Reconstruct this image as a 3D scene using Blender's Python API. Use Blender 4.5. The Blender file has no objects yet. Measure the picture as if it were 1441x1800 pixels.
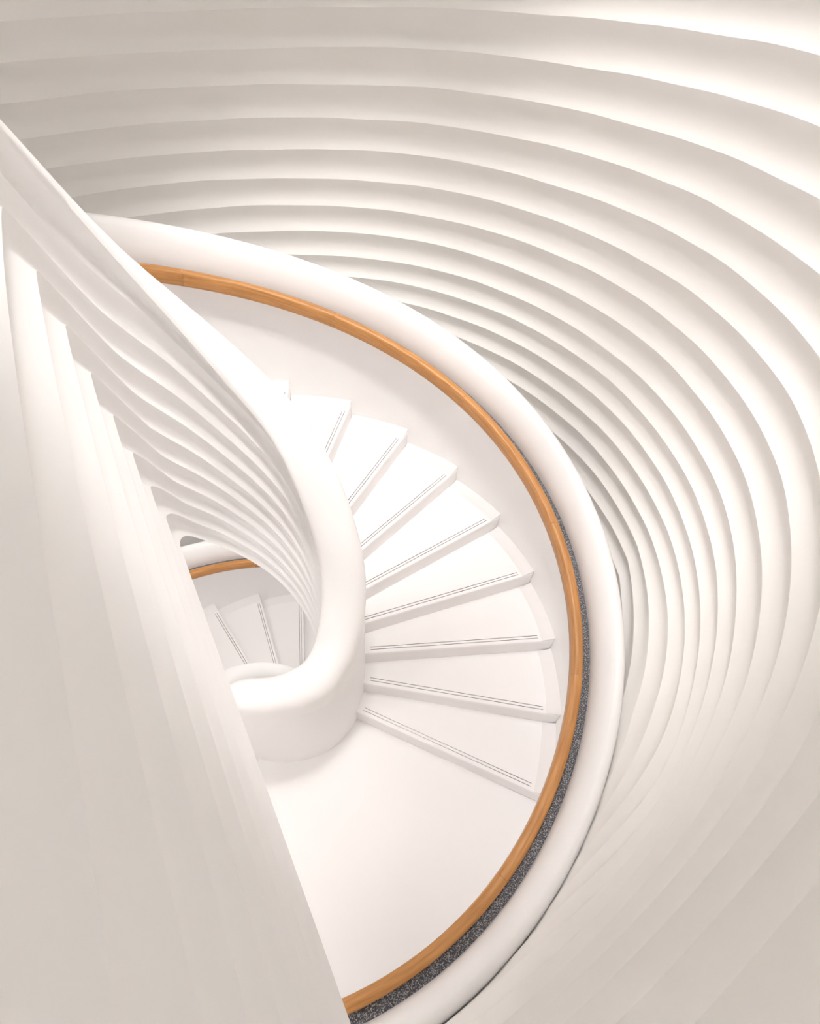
import bpy, bmesh, math
import numpy as np
from mathutils import Matrix, Vector

sc = bpy.context.scene
COL = sc.collection
PI = math.pi
rad = math.radians

# ------------------------------------------------------------------ camera
CAM = np.array([1.45711, -1.43128, 4.36084])
YAW, TILT, ROLL, FPX = 0.338917, 0.725495, 0.086428, 954.33
cam_d = bpy.data.cameras.new('camera')
cam_d.sensor_fit = 'HORIZONTAL'
cam_d.sensor_width = 36.0
cam_d.lens = FPX / 1441.0 * 36.0
cam_d.clip_start = 0.01
cam = bpy.data.objects.new('camera', cam_d)
COL.objects.link(cam)
cam.matrix_world = (Matrix.Translation(CAM.tolist()) @ Matrix.Rotation(YAW, 4, 'Z')
                    @ Matrix.Rotation(TILT, 4, 'X') @ Matrix.Rotation(ROLL, 4, 'Z'))
sc.camera = cam

# ------------------------------------------------------------------ world, light, exposure
world = bpy.data.worlds.new('world')
sc.world = world
world.use_nodes = True
bg = world.node_tree.nodes['Background']
bg.inputs[0].default_value = (1.0, 0.96, 0.92, 1)
bg.inputs[1].default_value = 0.3

LIGHT_XY = (0.5, 1.75)
CEIL_Z = 9.0


def area(name, loc, size, power, col):
    d = bpy.data.lights.new(name, 'AREA')
    d.shape = 'DISK'
    d.size = size
    d.energy = power
    d.color = col
    o = bpy.data.objects.new(name, d)
    COL.objects.link(o)
    o.location = loc
    return o


key = area('added_ceiling_light', (LIGHT_XY[0], LIGHT_XY[1], CEIL_Z - 0.10), 1.0, 60, (1.0, 0.957, 0.93))  # unseen overhead source, added to light the stairwell



def spot(name, loc, target, angle, power, col, radius=0.34, blend=0.9):
    d = bpy.data.lights.new(name, 'SPOT')
    d.energy = power
    d.color = col
    d.spot_size = rad(angle)
    d.spot_blend = blend
    d.shadow_soft_size = radius
    o = bpy.data.objects.new(name, d)
    COL.objects.link(o)
    o.location = loc
    o.rotation_euler = (Vector(target) - Vector(loc)).to_track_quat('-Z', 'Y').to_euler()
    return o


SPOTS = [((1.15, -0.15), (-0.5, 1.7, 1.8), 33, 2800), ((0.35, 0.05), (1.85, 0.6, 1.0), 27, 1250), ((-0.25, 0.5), (1.75, 1.9, 3.9), 42, 1300), ((0.6, 0.9), (0.12, -0.45, 2.9), 24, 1250)]  # unseen ceiling spots, added to brighten steps, rail, wall and well
spots = [spot('added_spot_beam', (x, y, CEIL_Z - 0.34), tg, an, pw, (1.0, 0.957, 0.935)) for (x, y), tg, an, pw in SPOTS]

vs = sc.view_settings
vs.view_transform = 'Standard'
vs.look = 'None'
vs.gamma = 1.0
vs.use_curve_mapping = False
vs.exposure = -0.72
sc.cycles.use_denoising = True
sc.cycles.max_bounces = 8
sc.cycles.diffuse_bounces = 8
sc.cycles.caustics_reflective = False
sc.cycles.caustics_refractive = False
sc.cycles.blur_glossy = 1.0
sc.cycles.sample_clamp_indirect = 4.0
sc.cycles.use_adaptive_sampling = True
sc.cycles.adaptive_threshold = 0.25
sc.cycles.adaptive_min_samples = 6

# ------------------------------------------------------------------ materials


def mat(name, col, rough=0.55, mottle=0.0, mscale=3.0, bump=0.0, bscale=60.0, spec=0.3, coat=0.0):
    m = bpy.data.materials.new(name)
    m.use_nodes = True
    nt = m.node_tree
    b = nt.nodes['Principled BSDF']
    b.inputs['Base Color'].default_value = (*col, 1)
    b.inputs['Roughness'].default_value = rough
    b.inputs['Specular IOR Level'].default_value = spec
    b.inputs['Coat Weight'].default_value = coat
    b.inputs['Coat Roughness'].default_value = 0.15
    tc = nt.nodes.new('ShaderNodeTexCoord')
    if mottle > 0:
        n = nt.nodes.new('ShaderNodeTexNoise')
        n.inputs['Scale'].default_value = mscale
        n.inputs['Detail'].default_value = 1.5
        r = nt.nodes.new('ShaderNodeValToRGB')
        r.color_ramp.elements[0].position = 0.35
        r.color_ramp.elements[1].position = 0.7
        r.color_ramp.elements[0].color = (*[c * (1 - mottle * k) for c, k in zip(col, (0.7, 0.9, 1.6))], 1)
        r.color_ramp.elements[1].color = (*col, 1)
        nt.links.new(tc.outputs['Object'], n.inputs['Vector'])
        nt.links.new(n.outputs['Fac'], r.inputs['Fac'])
        nt.links.new(r.outputs['Color'], b.inputs['Base Color'])
    if bump > 0:
        n2 = nt.nodes.new('ShaderNodeTexNoise')
        n2.inputs['Scale'].default_value = bscale
        n2.inputs['Detail'].default_value = 4
        bp = nt.nodes.new('ShaderNodeBump')
        bp.inputs['Strength'].default_value = bump
        bp.inputs['Distance'].default_value = 0.01
        nt.links.new(tc.outputs['Object'], n2.inputs['Vector'])
        nt.links.new(n2.outputs['Fac'], bp.inputs['Height'])
        nt.links.new(bp.outputs['Normal'], b.inputs['Normal'])
    return m


M_WALL = mat('ivory_plaster', (0.92, 0.909, 0.894), 0.6, 0.015, 2.2, spec=0.2)
M_BAL = mat('white_plaster', (0.93, 0.924, 0.922), 0.42, spec=0.35)
M_PANEL = mat('white_panel', (0.93, 0.924, 0.923), 0.35, 0.0, spec=0.4)
M_TREAD = mat('white_solid_surface', (0.92, 0.912, 0.913), 0.45, spec=0.35)
M_RISER = mat('white_riser', (0.88, 0.868, 0.864), 0.4)
M_EDGE = mat('pale_edge_strip', (0.85, 0.838, 0.834), 0.4)
M_STRIP = mat('grey_metal_inlay', (0.40, 0.385, 0.38), 0.22, spec=0.6)
M_STRIP.node_tree.nodes['Principled BSDF'].inputs['Metallic'].default_value = 0.9
M_CEIL = mat('ceiling_paint', (0.36, 0.34, 0.325), 0.8)
M_FRAME = mat('added_lamp_metal', (0.7, 0.69, 0.67), 0.4)

M_LAMP = bpy.data.materials.new('added_lamp_diffuser')
M_LAMP.use_nodes = True
_b = M_LAMP.node_tree.nodes['Principled BSDF']
_b.inputs['Emission Color'].default_value = (1, 0.95, 0.9, 1)
_b.inputs['Emission Strength'].default_value = 3.0


def wood_material():
    m = bpy.data.materials.new('oak_wood')
    m.use_nodes = True
    nt = m.node_tree
    b = nt.nodes['Principled BSDF']
    b.inputs['Roughness'].default_value = 0.4
    b.inputs['Specular IOR Level'].default_value = 0.4
    uv = nt.nodes.new('ShaderNodeUVMap')
    mp = nt.nodes.new('ShaderNodeMapping')
    mp.inputs['Scale'].default_value = (1.6, 22.0, 1.0)
    n = nt.nodes.new('ShaderNodeTexNoise')
    n.inputs['Scale'].default_value = 2.6
    n.inputs['Detail'].default_value = 8
    n.inputs['Distortion'].default_value = 0.5
    r = nt.nodes.new('ShaderNodeValToRGB')
    r.color_ramp.elements[0].position = 0.3
    r.color_ramp.elements[1].position = 0.72
    r.color_ramp.elements[0].color = (0.42, 0.185, 0.055, 1)
    r.color_ramp.elements[1].color = (0.63, 0.315, 0.11, 1)
    oi = nt.nodes.new('ShaderNodeObjectInfo')
    mr = nt.nodes.new('ShaderNodeMapRange')
    mr.inputs['To Min'].default_value = 0.94
    mr.inputs['To Max'].default_value = 1.06
    mx = nt.nodes.new('ShaderNodeHueSaturation')
    L = nt.links.new
    L(uv.outputs['UV'], mp.inputs['Vector'])
    L(mp.outputs['Vector'], n.inputs['Vector'])
    L(n.outputs['Fac'], r.inputs['Fac'])
    L(oi.outputs['Random'], mr.inputs['Value'])
    L(mr.outputs['Result'], mx.inputs['Value'])
    L(r.outputs['Color'], mx.inputs['Color'])
    L(mx.outputs['Color'], b.inputs['Base Color'])
    return m


def grit_material():
    m = bpy.data.materials.new('charcoal_grit')
    m.use_nodes = True
    nt = m.node_tree
    b = nt.nodes['Principled BSDF']
    b.inputs['Roughness'].default_value = 0.45
    tc = nt.nodes.new('ShaderNodeTexCoord')
    v = nt.nodes.new('ShaderNodeTexNoise')
    v.inputs['Scale'].default_value = 190
    v.inputs['Detail'].default_value = 2
    r = nt.nodes.new('ShaderNodeValToRGB')
    e = r.color_ramp.elements
    e[0].position = 0.40
    e[0].color = (0.05, 0.052, 0.06, 1)
    e[1].position = 0.68
    e[1].color = (0.62, 0.64, 0.68, 1)
    k = e.new(0.53)
    k.color = (0.12, 0.125, 0.14, 1)
    nt.links.new(tc.outputs['Object'], v.inputs['Vector'])
    nt.links.new(v.outputs['Fac'], r.inputs['Fac'])
    nt.links.new(r.outputs['Color'], b.inputs['Base Color'])
    return m


M_WOOD = wood_material()
M_GRIT = grit_material()

# ------------------------------------------------------------------ helpers


def link(o, parent=None):
    COL.objects.link(o)
    if parent:
        o.parent = parent
    return o


def empty(name, label, cat, group=None):
    o = bpy.data.objects.new(name, None)
    o.empty_display_size = 0.1
    o['label'] = label
    o['category'] = cat
    if group:
        o['group'] = group
    return link(o)


def mesh_obj(name, verts, faces, m, parent=None, smooth=True, sharp=35, uvs=None):
    me = bpy.data.meshes.new(name)
    me.from_pydata([tuple(map(float, v)) for v in verts], [], faces)
    me.validate()
    bm = bmesh.new()
    bm.from_mesh(me)
    bmesh.ops.recalc_face_normals(bm, faces=bm.faces)
    bm.to_mesh(me)
    bm.free()
    if smooth:
        me.polygons.foreach_set('use_smooth', [True] * len(me.polygons))
        me.set_sharp_from_angle(angle=rad(sharp))
    if uvs is not None:
        ul = me.uv_layers.new(name='UVMap')
        for lp in me.loops:
            ul.data[lp.index].uv = uvs[lp.vertex_index]
    me.materials.append(m)
    return link(bpy.data.objects.new(name, me), parent)


def sweep(name, stations, m, parent=None, closed=True, caps=True, loop=False, sharp=35, uv=False):
    """stations: list of cross-sections, each a list of (x,y,z) with the same length"""
    n = len(stations[0])
    V = [p for s in stations for p in s]
    F = []
    ns = len(stations)
    for i in range(ns if loop else ns - 1):
        a = i * n
        b = ((i + 1) % ns) * n
        for j in range(n if closed else n - 1):
            k = (j + 1) % n
            F.append((a + j, a + k, b + k, b + j))
    if caps and closed and not loop:
        F.append(tuple(range(n)))
        F.append(tuple(range((ns - 1) * n, ns * n)))
    uvs = None
    if uv:
        S = np.array(stations)
        c = S.mean(axis=1)
        u = np.concatenate([[0], np.cumsum(np.linalg.norm(np.diff(c, axis=0), axis=1))])
        pr = S[0]
        v = np.concatenate([[0], np.cumsum(np.linalg.norm(np.diff(pr, axis=0), axis=1))])
        uvs = [(u[i] + UV_OFF[0], v[j]) for i in range(ns) for j in range(n)]
        UV_OFF[0] += 3.7
    return mesh_obj(name, V, F, m, parent, True, sharp, uvs)


UV_OFF = [0.0]


def pol(r, deg, z, c=(0, 0)):
    return (c[0] + r * math.cos(rad(deg)), c[1] + r * math.sin(rad(deg)), z)


def rng(a, b, step):
    n = max(1, int(math.ceil(abs(b - a) / step)))
    return [a + (b - a) * i / n for i in range(n + 1)]


# ------------------------------------------------------------------ stair geometry
H = 0.16
DTH = math.degrees(0.2541238)
RO = 2.174
RI = 0.655
LAND0, LAND1 = -78.5, 0.0
N_UP = 16          # nosings at 0, DTH, ... ; top floor follows
N_DN = 16
SL = H / DTH
H2 = 0.178          # risers of the flight below the landing
SL2 = H2 / DTH


def b_raw(t):
    if t >= -DTH:
        return SL * t
    if t >= LAND0:
        return -H
    return SL2 * (t - LAND0) - H


def B(t):          # smoothed line; tread nosings lie at B + H
    return sum(b_raw(t + d) for d in (-12, -8, -4, 0, 4, 8, 12)) / 7.0


TH_LOW = LAND0 - DTH * N_DN
Z_LOW = -H2 * (N_DN + 1)
TH_TOP = DTH * N_UP
Z_TOP = H * (N_UP + 1)

# ------------------------------------------------------------------ outer ribbed wall (setting)
WC = (-0.2, 0.2)
WR = 2.6
A_T = [-70, -50, -35, -30, -25, -20, -15, -12, -9, -5, -2, 5, 13, 20, 28, 40, 50, 60, 79, 95, 103, 115, 128, 147, 165, 185, 220, 260, 290]
A_Z = [2.15, 2.15, 2.20, 2.25, 2.35, 2.51, 2.66, 2.73, 2.79, 2.86, 2.90, 2.965, 3.015, 3.035, 3.04, 3.03, 3.02, 3.00, 2.965, 2.93, 2.90, 2.86, 2.825, 2.79, 2.76, 2.72, 2.55, 2.3, 2.15]
D_T = [-70, -35, -30, -25, -20, -15, -10, -5, 0, 10, 20, 60, 150, 220, 290]
D_Z = [0.34, 0.33, 0.32, 0.305, 0.29, 0.27, 0.243, 0.222, 0.214, 0.207, 0.204, 0.203, 0.19, 0.24, 0.34]


def smooth_interp(t, T, Z, w=4):
    return float(np.mean([np.interp(t + d, T, Z) for d in (-w, -w / 2, 0, w / 2, w)]))


def wall_ang(t):
    """distance from the stair axis to the wall circle in direction t"""
    d = (math.cos(rad(t)), math.sin(rad(t)))
    p = d[0] * WC[0] + d[1] * WC[1]
    return p + math.sqrt(p * p - (WC[0] ** 2 + WC[1] ** 2) + WR * WR)


K0, K1 = -7, 18
ANG = rng(-70, 290, 1.5)[:-1]
zA = [smooth_interp(t, A_T, A_Z) for t in ANG]
zD = [smooth_interp(t, D_T, D_Z) for t in ANG]
rW = [wall_ang(t) for t in ANG]
NP = 10
AMP = 0.040


def kk(k):
    return k if k <= 8 else 8 + (k - 8) * 0.88


def wall_r(t, r, z):
    w = np.interp(t, [-70, 5, 32], [1, 1, 0]) if t < 200 else np.interp(t, [262, 290], [0, 1])
    q = min(1.0, max(0.0, (1.85 - z) / 0.65))
    g = w * q * q * (3 - 2 * q)
    return r - max(0.0, r - 2.284) * g, 1 - 0.9 * g


def wob(t, k):          # hand-finished unevenness of the crest lines
    a = rad(t)
    return 0.0022 * math.sin(7 * a + 2.1 * k) + 0.0014 * math.sin(17 * a + 1.3 * k * k) + 0.0010 * math.sin(31 * a + 4.0 * k)


def scallop(u):
    return math.sin(PI * u ** 1.35) ** 0.9


# plain wall drum that carries the ribs
V, F = [], []
OUT = 0.085
st = []
for t, r in zip(ANG, rW):
    st.append([pol(r + OUT, t, Z_LOW), pol(r + OUT, t, CEIL_Z), pol(r + OUT + 0.15, t, CEIL_Z), pol(r + OUT + 0.15, t, Z_LOW)])
wall = sweep('wall_outer', st, M_WALL, None, closed=True, caps=False, loop=True)
wall['kind'] = 'structure'
for k in range(K0, K1):
    st = []
    for t, r, a, d in zip(ANG, rW, zA, zD):
        z0, z1 = a - d * (kk(k) - 5) + wob(t, k), a - d * (kk(k + 1) - 5) + wob(t, k + 1)
        s = []
        for i in range(NP + 1):
            u = i / NP
            z = z0 + (z1 - z0) * u
            rr, am = wall_r(t, r, z)
            s.append(pol(rr + AMP * am * scallop(u) * min(1.0, (z0 - z1) / 0.2), t, z))
        s.append(pol(r + OUT + 0.01, t, z1))
        s.append(pol(r + OUT + 0.01, t, z0))
        st.append(s)
    sweep('rib', st, M_WALL, wall, loop=True, sharp=50)
# smooth lining above the ribs, up to the ceiling
st = []
for t, r, a, d in zip(ANG, rW, zA, zD):
    z0 = a - d * (K0 - 5)
    st.append([pol(r, t, z0), pol(r + 0.02, t, z0 + 0.06), pol(r + 0.02, t, CEIL_Z), pol(r + OUT + 0.01, t, CEIL_Z), pol(r + OUT + 0.01, t, z0)])
sweep('lining', st, M_WALL, wall, loop=True)
# smooth lining below the ribs, down to the lowest floor
st = []
for t, r, a, d in zip(ANG, rW, zA, zD):
    z0 = a - d * (kk(K1) - 5)
    r0 = wall_r(t, r, z0)[0]
    st.append([pol(r0, t, z0), pol(r0 + 0.02, t, z0 - 0.06), pol(r0 + 0.02, t, Z_LOW), pol(r + OUT + 0.01, t, Z_LOW), pol(r + OUT + 0.01, t, z0)])
sweep('lining', st, M_WALL, wall, loop=True)


def disc(name, z0, z1, m, r=WR + 0.25, n=96):
    st = []
    V = [(WC[0] + r * math.cos(2 * PI * i / n), WC[1] + r * math.sin(2 * PI * i / n), z) for z in (z0, z1) for i in range(n)]
    F = [tuple(range(n)), tuple(range(n, 2 * n))] + [(i, (i + 1) % n, n + (i + 1) % n, n + i) for i in range(n)]
    o = mesh_obj(name, V, F, m, None, True, 40)
    o['kind'] = 'structure'
    return o


disc('floor', Z_LOW - 0.12, Z_LOW, M_TREAD)
disc('ceiling', CEIL_Z, CEIL_Z + 0.12, M_CEIL)

# ------------------------------------------------------------------ inner balustrade ribbon path
R_WELL = 0.385
TH_TAN = 180 + 52.4
U = (math.cos(rad(-37.6)), math.sin(rad(-37.6)))
S_END = 2.42


def stations(step=1.5):
    out = []
    for t in rng(TH_LOW - 4, TH_TAN, step):
        out.append((t, None))
    for s in rng(0, S_END, 0.09)[1:]:
        out.append((TH_TAN, s))
    return out


def place(st, rho, z):
    """rho: distance from well axis (on the straight part: the same offset carried along)"""
    t, s = st
    p = pol(rho, t, z)
    if s is not None:
        p = (p[0] + U[0] * s, p[1] + U[1] * s, z)
    return p


def lookup(st, T, Z):
    """T in degrees; beyond TH_TAN continues as 'degrees' of 60 per metre"""
    t, s = st
    x = t if s is None else TH_TAN + s * 60.0
    return float(np.mean([np.interp(x + d, T, Z) for d in (-12, -8, -4, 0, 4, 8, 12)]))


def xval(st):
    return st[0] if st[1] is None else TH_TAN + st[1] * 60.0


TOP_T = [20, 45, 59, 80, 108, 133, 149, 160, 170, 177, 190, 205, 220, 245, 500]
TOP_Z = [B(20) + 1.255, B(45) + 1.255, 1.92, 2.27, 2.67, 3.02, 3.26, 3.42, 3.565, 3.665, 3.84, 3.99, 4.09, 4.16, 4.18]
LIP_T = [20, 45, 65, 87, 103, 117, 134, 149, 162, 178, 190, 205, 215, 232, 270, 300, 500]
LIP_Z = [B(20) + 1.0, B(45) + 1.0, B(65) + 1.12, 2.23, 2.40, 2.57, 2.78, 3.00, 3.17, 3.335, 3.50, 3.71, 3.82, 3.90, 3.98, 4.01, 4.01]
LOW_T = [45, 70, 91, 107, 121, 139, 156, 179, 191, 200, 214, 232, 500]
LOW_Z = [B(45) - 0.15, B(70) - 0.13, 0.87, 1.04, 1.18, 1.35, 1.53, 1.74, 1.87, 1.95, 2.02, 2.06, 2.07]


def z_top(st):
    return B(st[0]) + 1.255 if xval(st) < 33 else lookup(st, TOP_T, TOP_Z)


def z_lip(st):
    return B(st[0]) + 1.0 if xval(st) < 33 else lookup(st, LIP_T, LIP_Z)


def z_low(st):
    return B(st[0]) - 0.15 if xval(st) < 65 else lookup(st, LOW_T, LOW_Z)


def r_out(st):
    return float(np.interp(xval(st), [-120, -90, -50, -25, 20, 500], [0.60, 0.57, 0.61, 0.65, 0.655, 0.655]))


NR = 9


def rib_z(st, j):
    zl, ze = z_lip(st), z_low(st)
    f = j / NR
    c = float(np.interp(xval(st), [185, 225], [0.05, -0.03]))
    f += c * math.sin(PI * f)
    return zl + (ze - zl) * f


def rib_r(j):
    return 0.42 - (0.42 - 0.325) * (j / NR)


STN = stations()
inner = empty('inner_balustrade', 'thick white plaster balustrade curling round the central well, ribbed on its well side', 'balustrade')
for j in range(NR):
    ss = []
    for s in STN:
        z0, z1 = rib_z(s, j), rib_z(s, j + 1)
        sec = []
        for i in range(NP + 1):
            u = i / NP
            sec.append(place(s, rib_r(j + u) + float(np.interp(xval(s), [195, 235], [0.029, 0.040])) * scallop(u), z0 + (z1 - z0) * u))
        sec.append(place(s, 0.475, z1))
        sec.append(place(s, 0.475, z0))
        ss.append(sec)
    sweep('rib', ss, M_BAL, inner, sharp=50)
# solid core behind the ribs and its rounded rim
core, rim = [], []
for s in STN:
    zt, zl, ze, ro = z_top(s), z_lip(s), z_low(s), r_out(s)
    ri = 0.385
    cz = zt - 0.13
    sec = [place(s, 0.47, ze), place(s, 0.47, zl), place(s, ro - 0.005, zl), place(s, ro, zl - 0.04), place(s, ro, ze)]
    core.append(sec)
    cx, w = (ri + ro) / 2, (ro - ri) / 2
    cz = max(cz, zl + 0.1)
    g = cz - zl
    top = [(0.42 + (ri - 0.42) * u + 0.034 * math.sin(PI * u ** 0.9) ** 1.2, zl + g * u) for u in (0, 0.08, 0.17, 0.28, 0.4, 0.52, 0.64, 0.76, 0.88)]
    for i in range(15):
        a = PI - PI * i / 14
        ca, sa = math.cos(a), math.sin(a)
        top.append((cx + (w + 0.012 * (ca > 0)) * math.copysign(abs(ca) ** 0.85, ca), cz + (zt - cz) * sa ** 0.85))
    top += [(ro + 0.004, cz - 0.07), (ro, zl)]
    rim.append([place(s, r, z) for r, z in top])
sweep('body', core, M_BAL, inner, sharp=40)
sweep('rim', rim, M_BAL, inner, sharp=60)

# ------------------------------------------------------------------ outer balustrade
outer = empty('outer_balustrade', 'white curved balustrade on the outer edge of the stair, topped by a round cap', 'balustrade')
OT = rng(TH_LOW - 4, TH_TOP + 6, 2.5)


def rsec(pts):
    return [[pol(r, t, B(t) + z) for r, z in pts] for t in OT]


sweep('panel', rsec([(2.178, -0.25), (2.176, 0.25), (2.165, 0.55), (2.135, 0.85), (2.094, 0.955), (2.094, 0.985), (2.285, 0.985), (2.285, -0.25)]), M_PANEL, outer, sharp=30)
cap = [(2.142, 0.985), (2.143, 1.05), (2.150, 1.13), (2.165, 1.20), (2.185, 1.25), (2.21, 1.283), (2.235, 1.293), (2.258, 1.283),
       (2.277, 1.255), (2.288, 1.21), (2.292, 1.15), (2.29, 0.985)]
sweep('cap_rail', rsec(cap), M_BAL, outer, sharp=50)
sweep('ledge_strip', rsec([(2.085, 0.986), (2.085, 1.005), (2.144, 1.005), (2.144, 0.986)]), M_GRIT, outer)['label'] = 'charcoal gritty strip'
wood = [(2.026, 0.955), (2.021, 0.962), (2.021, 1.045), (2.026, 1.057), (2.038, 1.064), (2.070, 1.064), (2.082, 1.058), (2.087, 1.048), (2.087, 0.985), (2.080, 0.955)]
handrail = empty('handrail', 'long curved oak handrail along the inside of the outer balustrade', 'handrail')
bounds = [TH_LOW - 4, -262, -225, -186, -150, -118, -84, -52, -21, 12, 40, 72, 104, 134, 166, 198, TH_TOP + 6]
for a, b in zip(bounds[:-1], bounds[1:]):
    ss = [[pol(r, t, B(t) + z) for r, z in wood] for t in rng(a + 0.02, b - 0.02, 2.0)]
    sweep('handrail_segment', ss, M_WOOD, handrail, sharp=50, uv=True)

# ------------------------------------------------------------------ stair: treads, risers, landing
stair = empty('spiral_staircase', 'white spiral staircase with wedge-shaped steps and a landing, between two balustrades', 'staircase')


def bevel(o, w, seg=2):
    md = o.modifiers.new('bevel', 'BEVEL')
    md.width = w
    md.segments = seg
    md.limit_method = 'ANGLE'
    md.angle_limit = rad(50)
    return o


def wedge(name, t0, t1, r0, r1, z0, z1, m, parent, n=8):
    ts = [t0 + (t1 - t0) * i / n for i in range(n + 1)]
    ring = [(r1, t) for t in ts] + [(r0, t) for t in reversed(ts)]
    V = [pol(r, t, z) for z in (z0, z1) for r, t in ring]
    k = len(ring)
    F = []
    for i in range(k):
        F.append((i, (i + 1) % k, k + (i + 1) % k, k + i))
    for i in range(n):
        a, b, c, d = i, i + 1, k - 2 - i, k - 1 - i
        F.append((a, b, c, d))
        F.append((k + a, k + b, k + c, k + d))
    return mesh_obj(name, V, F, m, parent, True, 30)


def bar(name, t, off0, off1, r0, r1, z0, z1, m, parent):
    """box parallel to the nosing line at angle t, between offsets off0..off1 behind it"""
    c, s = math.cos(rad(t)), math.sin(rad(t))
    V = []
    for z in (z0, z1):
        for r, o in ((r0, off0), (r1, off0), (r1, off1), (r0, off1)):
            V.append((r * c - o * s, r * s + o * c, z))
    F = [(0, 1, 2, 3), (4, 5, 6, 7), (0, 1, 5, 4), (1, 2, 6, 5), (2, 3, 7, 6), (3, 0, 4, 7)]
    return mesh_obj(name, V, F, m, parent, False)


def step(t, z, hr=H):
    tr = wedge('tread', t, t + DTH + 0.6, 0.52, RO, z - 0.035, z, M_TREAD, stair)
    bevel(tr, 0.007)
    for o in (0.028, 0.050):
        bar('nosing_inlay', t, o, o + 0.0044, 0.70, 2.045, z - 0.002, z + 0.0012, M_STRIP, tr)
    # raised border along the outer wall
    ss = []
    for a in rng(t + 0.12, t + DTH - 0.05, 2.0):
        ss.append([pol(2.072, a, z - 0.001), pol(2.076, a, z + 0.004), pol(2.15, a, z + 0.018), pol(2.178, a, z + 0.030), pol(2.178, a, z - 0.001)])
    sweep('edge_strip', ss, M_EDGE, tr, sharp=60)
    ri = wedge('riser', t + 0.10, t + 0.75, 0.52, RO, z - hr, z - 0.030, M_RISER, stair, n=2)
    return tr


for n in range(N_UP):
    step(DTH * n, H * (n + 1))
for k in range(1, N_DN + 1):
    step(LAND0 - DTH * k, -H2 * k, H2)
lt = wedge('landing', LAND0, LAND1 + 0.8, 0.50, RO, -0.16, 0.0, M_TREAD, stair, n=24)
bevel(lt, 0.006)
for o in (0.028, 0.050):
    bar('nosing_inlay', LAND0, o, o + 0.0044, 0.70, 2.045, -0.002, 0.0012, M_STRIP, lt)
wedge('riser', LAND0 + 0.1, LAND0 + 0.75, 0.52, RO, -H2, -0.03, M_RISER, stair, n=2)
ss = []
for t in rng(TH_LOW, TH_TOP, 2.5):
    ss.append([pol(0.5, t, B(t) - 0.07), pol(2.2, t, B(t) - 0.07), pol(2.2, t, B(t) - 0.20), pol(0.5, t, B(t) - 0.20)])
sweep('soffit', ss, M_PANEL, stair)

# upper floor behind the near parapet
ts = rng(TH_TOP + 0.1, 322, 2.0)
V, F = [], []


def chord(t):
    """radius at which direction t meets the back of the straight parapet"""
    d = (math.cos(rad(t)), math.sin(rad(t)))
    nrm = (-U[1], U[0])
    den = d[0] * nrm[0] + d[1] * nrm[1]
    if den >= -1e-3:
        return 99
    return -0.56 / den


ss = []
for t in ts:
    r0 = min(max(0.56, chord(t)), wall_ang(t) - 0.02)
    r1 = wall_ang(t) + 0.05
    ss.append([pol(r0, t, Z_TOP - 0.3), pol(r1, t, Z_TOP - 0.3), pol(r1, t, Z_TOP), pol(r0, t, Z_TOP)])
fu = sweep('floor_upper', ss, M_TREAD, None)
fu['kind'] = 'structure'

# ------------------------------------------------------------------ unseen ceiling lamp, added for light from above
lamp = empty('added_ceiling_lamp', 'unseen round ceiling lamp added as fill light high above the stairwell', 'lamp')
lamp.location = (LIGHT_XY[0], LIGHT_XY[1], CEIL_Z)
key.parent = lamp
key.location = (0, 0, -0.10)


def ring_sweep(name, prof, m, parent, n=64):
    ss = [[(r * math.cos(2 * PI * i / n), r * math.sin(2 * PI * i / n), z) for r, z in prof] for i in range(n)]
    return sweep(name, ss, m, parent, loop=True)


ring_sweep('frame', [(0.52, 0.0), (0.57, 0.0), (0.57, -0.12), (0.52, -0.12)], M_FRAME, lamp)
ring_sweep('diffuser', [(0.001, -0.02), (0.53, -0.02), (0.53, -0.06), (0.001, -0.07)], M_LAMP, lamp)


# ------------------------------------------------------------------ unseen lamps added under stair and upper floor to brighten what lies below
def fill_lamp(t, r, z, power, label):
    l = empty('added_fill_lamp', label, 'lamp', 'unseen fill lamps added under the stair')
    l.location = pol(r, t, z)
    ring_sweep('frame', [(0.20, 0.0), (0.235, 0.0), (0.235, -0.025), (0.20, -0.025)], M_FRAME, l, 32)
    ring_sweep('diffuser', [(0.001, 0.0), (0.202, 0.0), (0.202, -0.012), (0.001, -0.015)], M_LAMP, l, 32)
    a = area('added_fill_light', (0, 0, -0.03), 0.4, power, (1.0, 0.96, 0.94))
    a.parent = l


for t, w in ((70, 'first steps'), (120, 'middle steps'), (165, 'upper steps')):
    fill_lamp(t, 1.65, B(t) - 0.215, 20, 'unseen fill lamp added under the %s of the stair' % w)
fill_lamp(-98, 1.5, Z_TOP - 0.302, 24, 'unseen fill lamp added under the upper floor beside the landing')  # added to lift the inner balustrade face and landing

# ------------------------------------------------------------------ housings of the added, unseen ceiling spots
for o, ((x, y), tg, an, pw), w in zip(spots, SPOTS, ('far steps', 'right-hand cap rail', 'ribbed wall', 'central well')):
    l = empty('added_spot', 'unseen ceiling spot added to brighten the %s' % w, 'added_spot', 'added ceiling spots')
    l.location = (x, y, CEIL_Z)
    ring_sweep('housing', [(0.345, 0.0), (0.36, 0.0), (0.36, -0.30), (0.345, -0.30)], M_FRAME, l, 32)
    ring_sweep('reflector', [(0.001, -0.05), (0.35, -0.05), (0.35, -0.08), (0.001, -0.08)], M_FRAME, l, 32)
    o.parent = l
    o.location = (0, 0, -0.34)
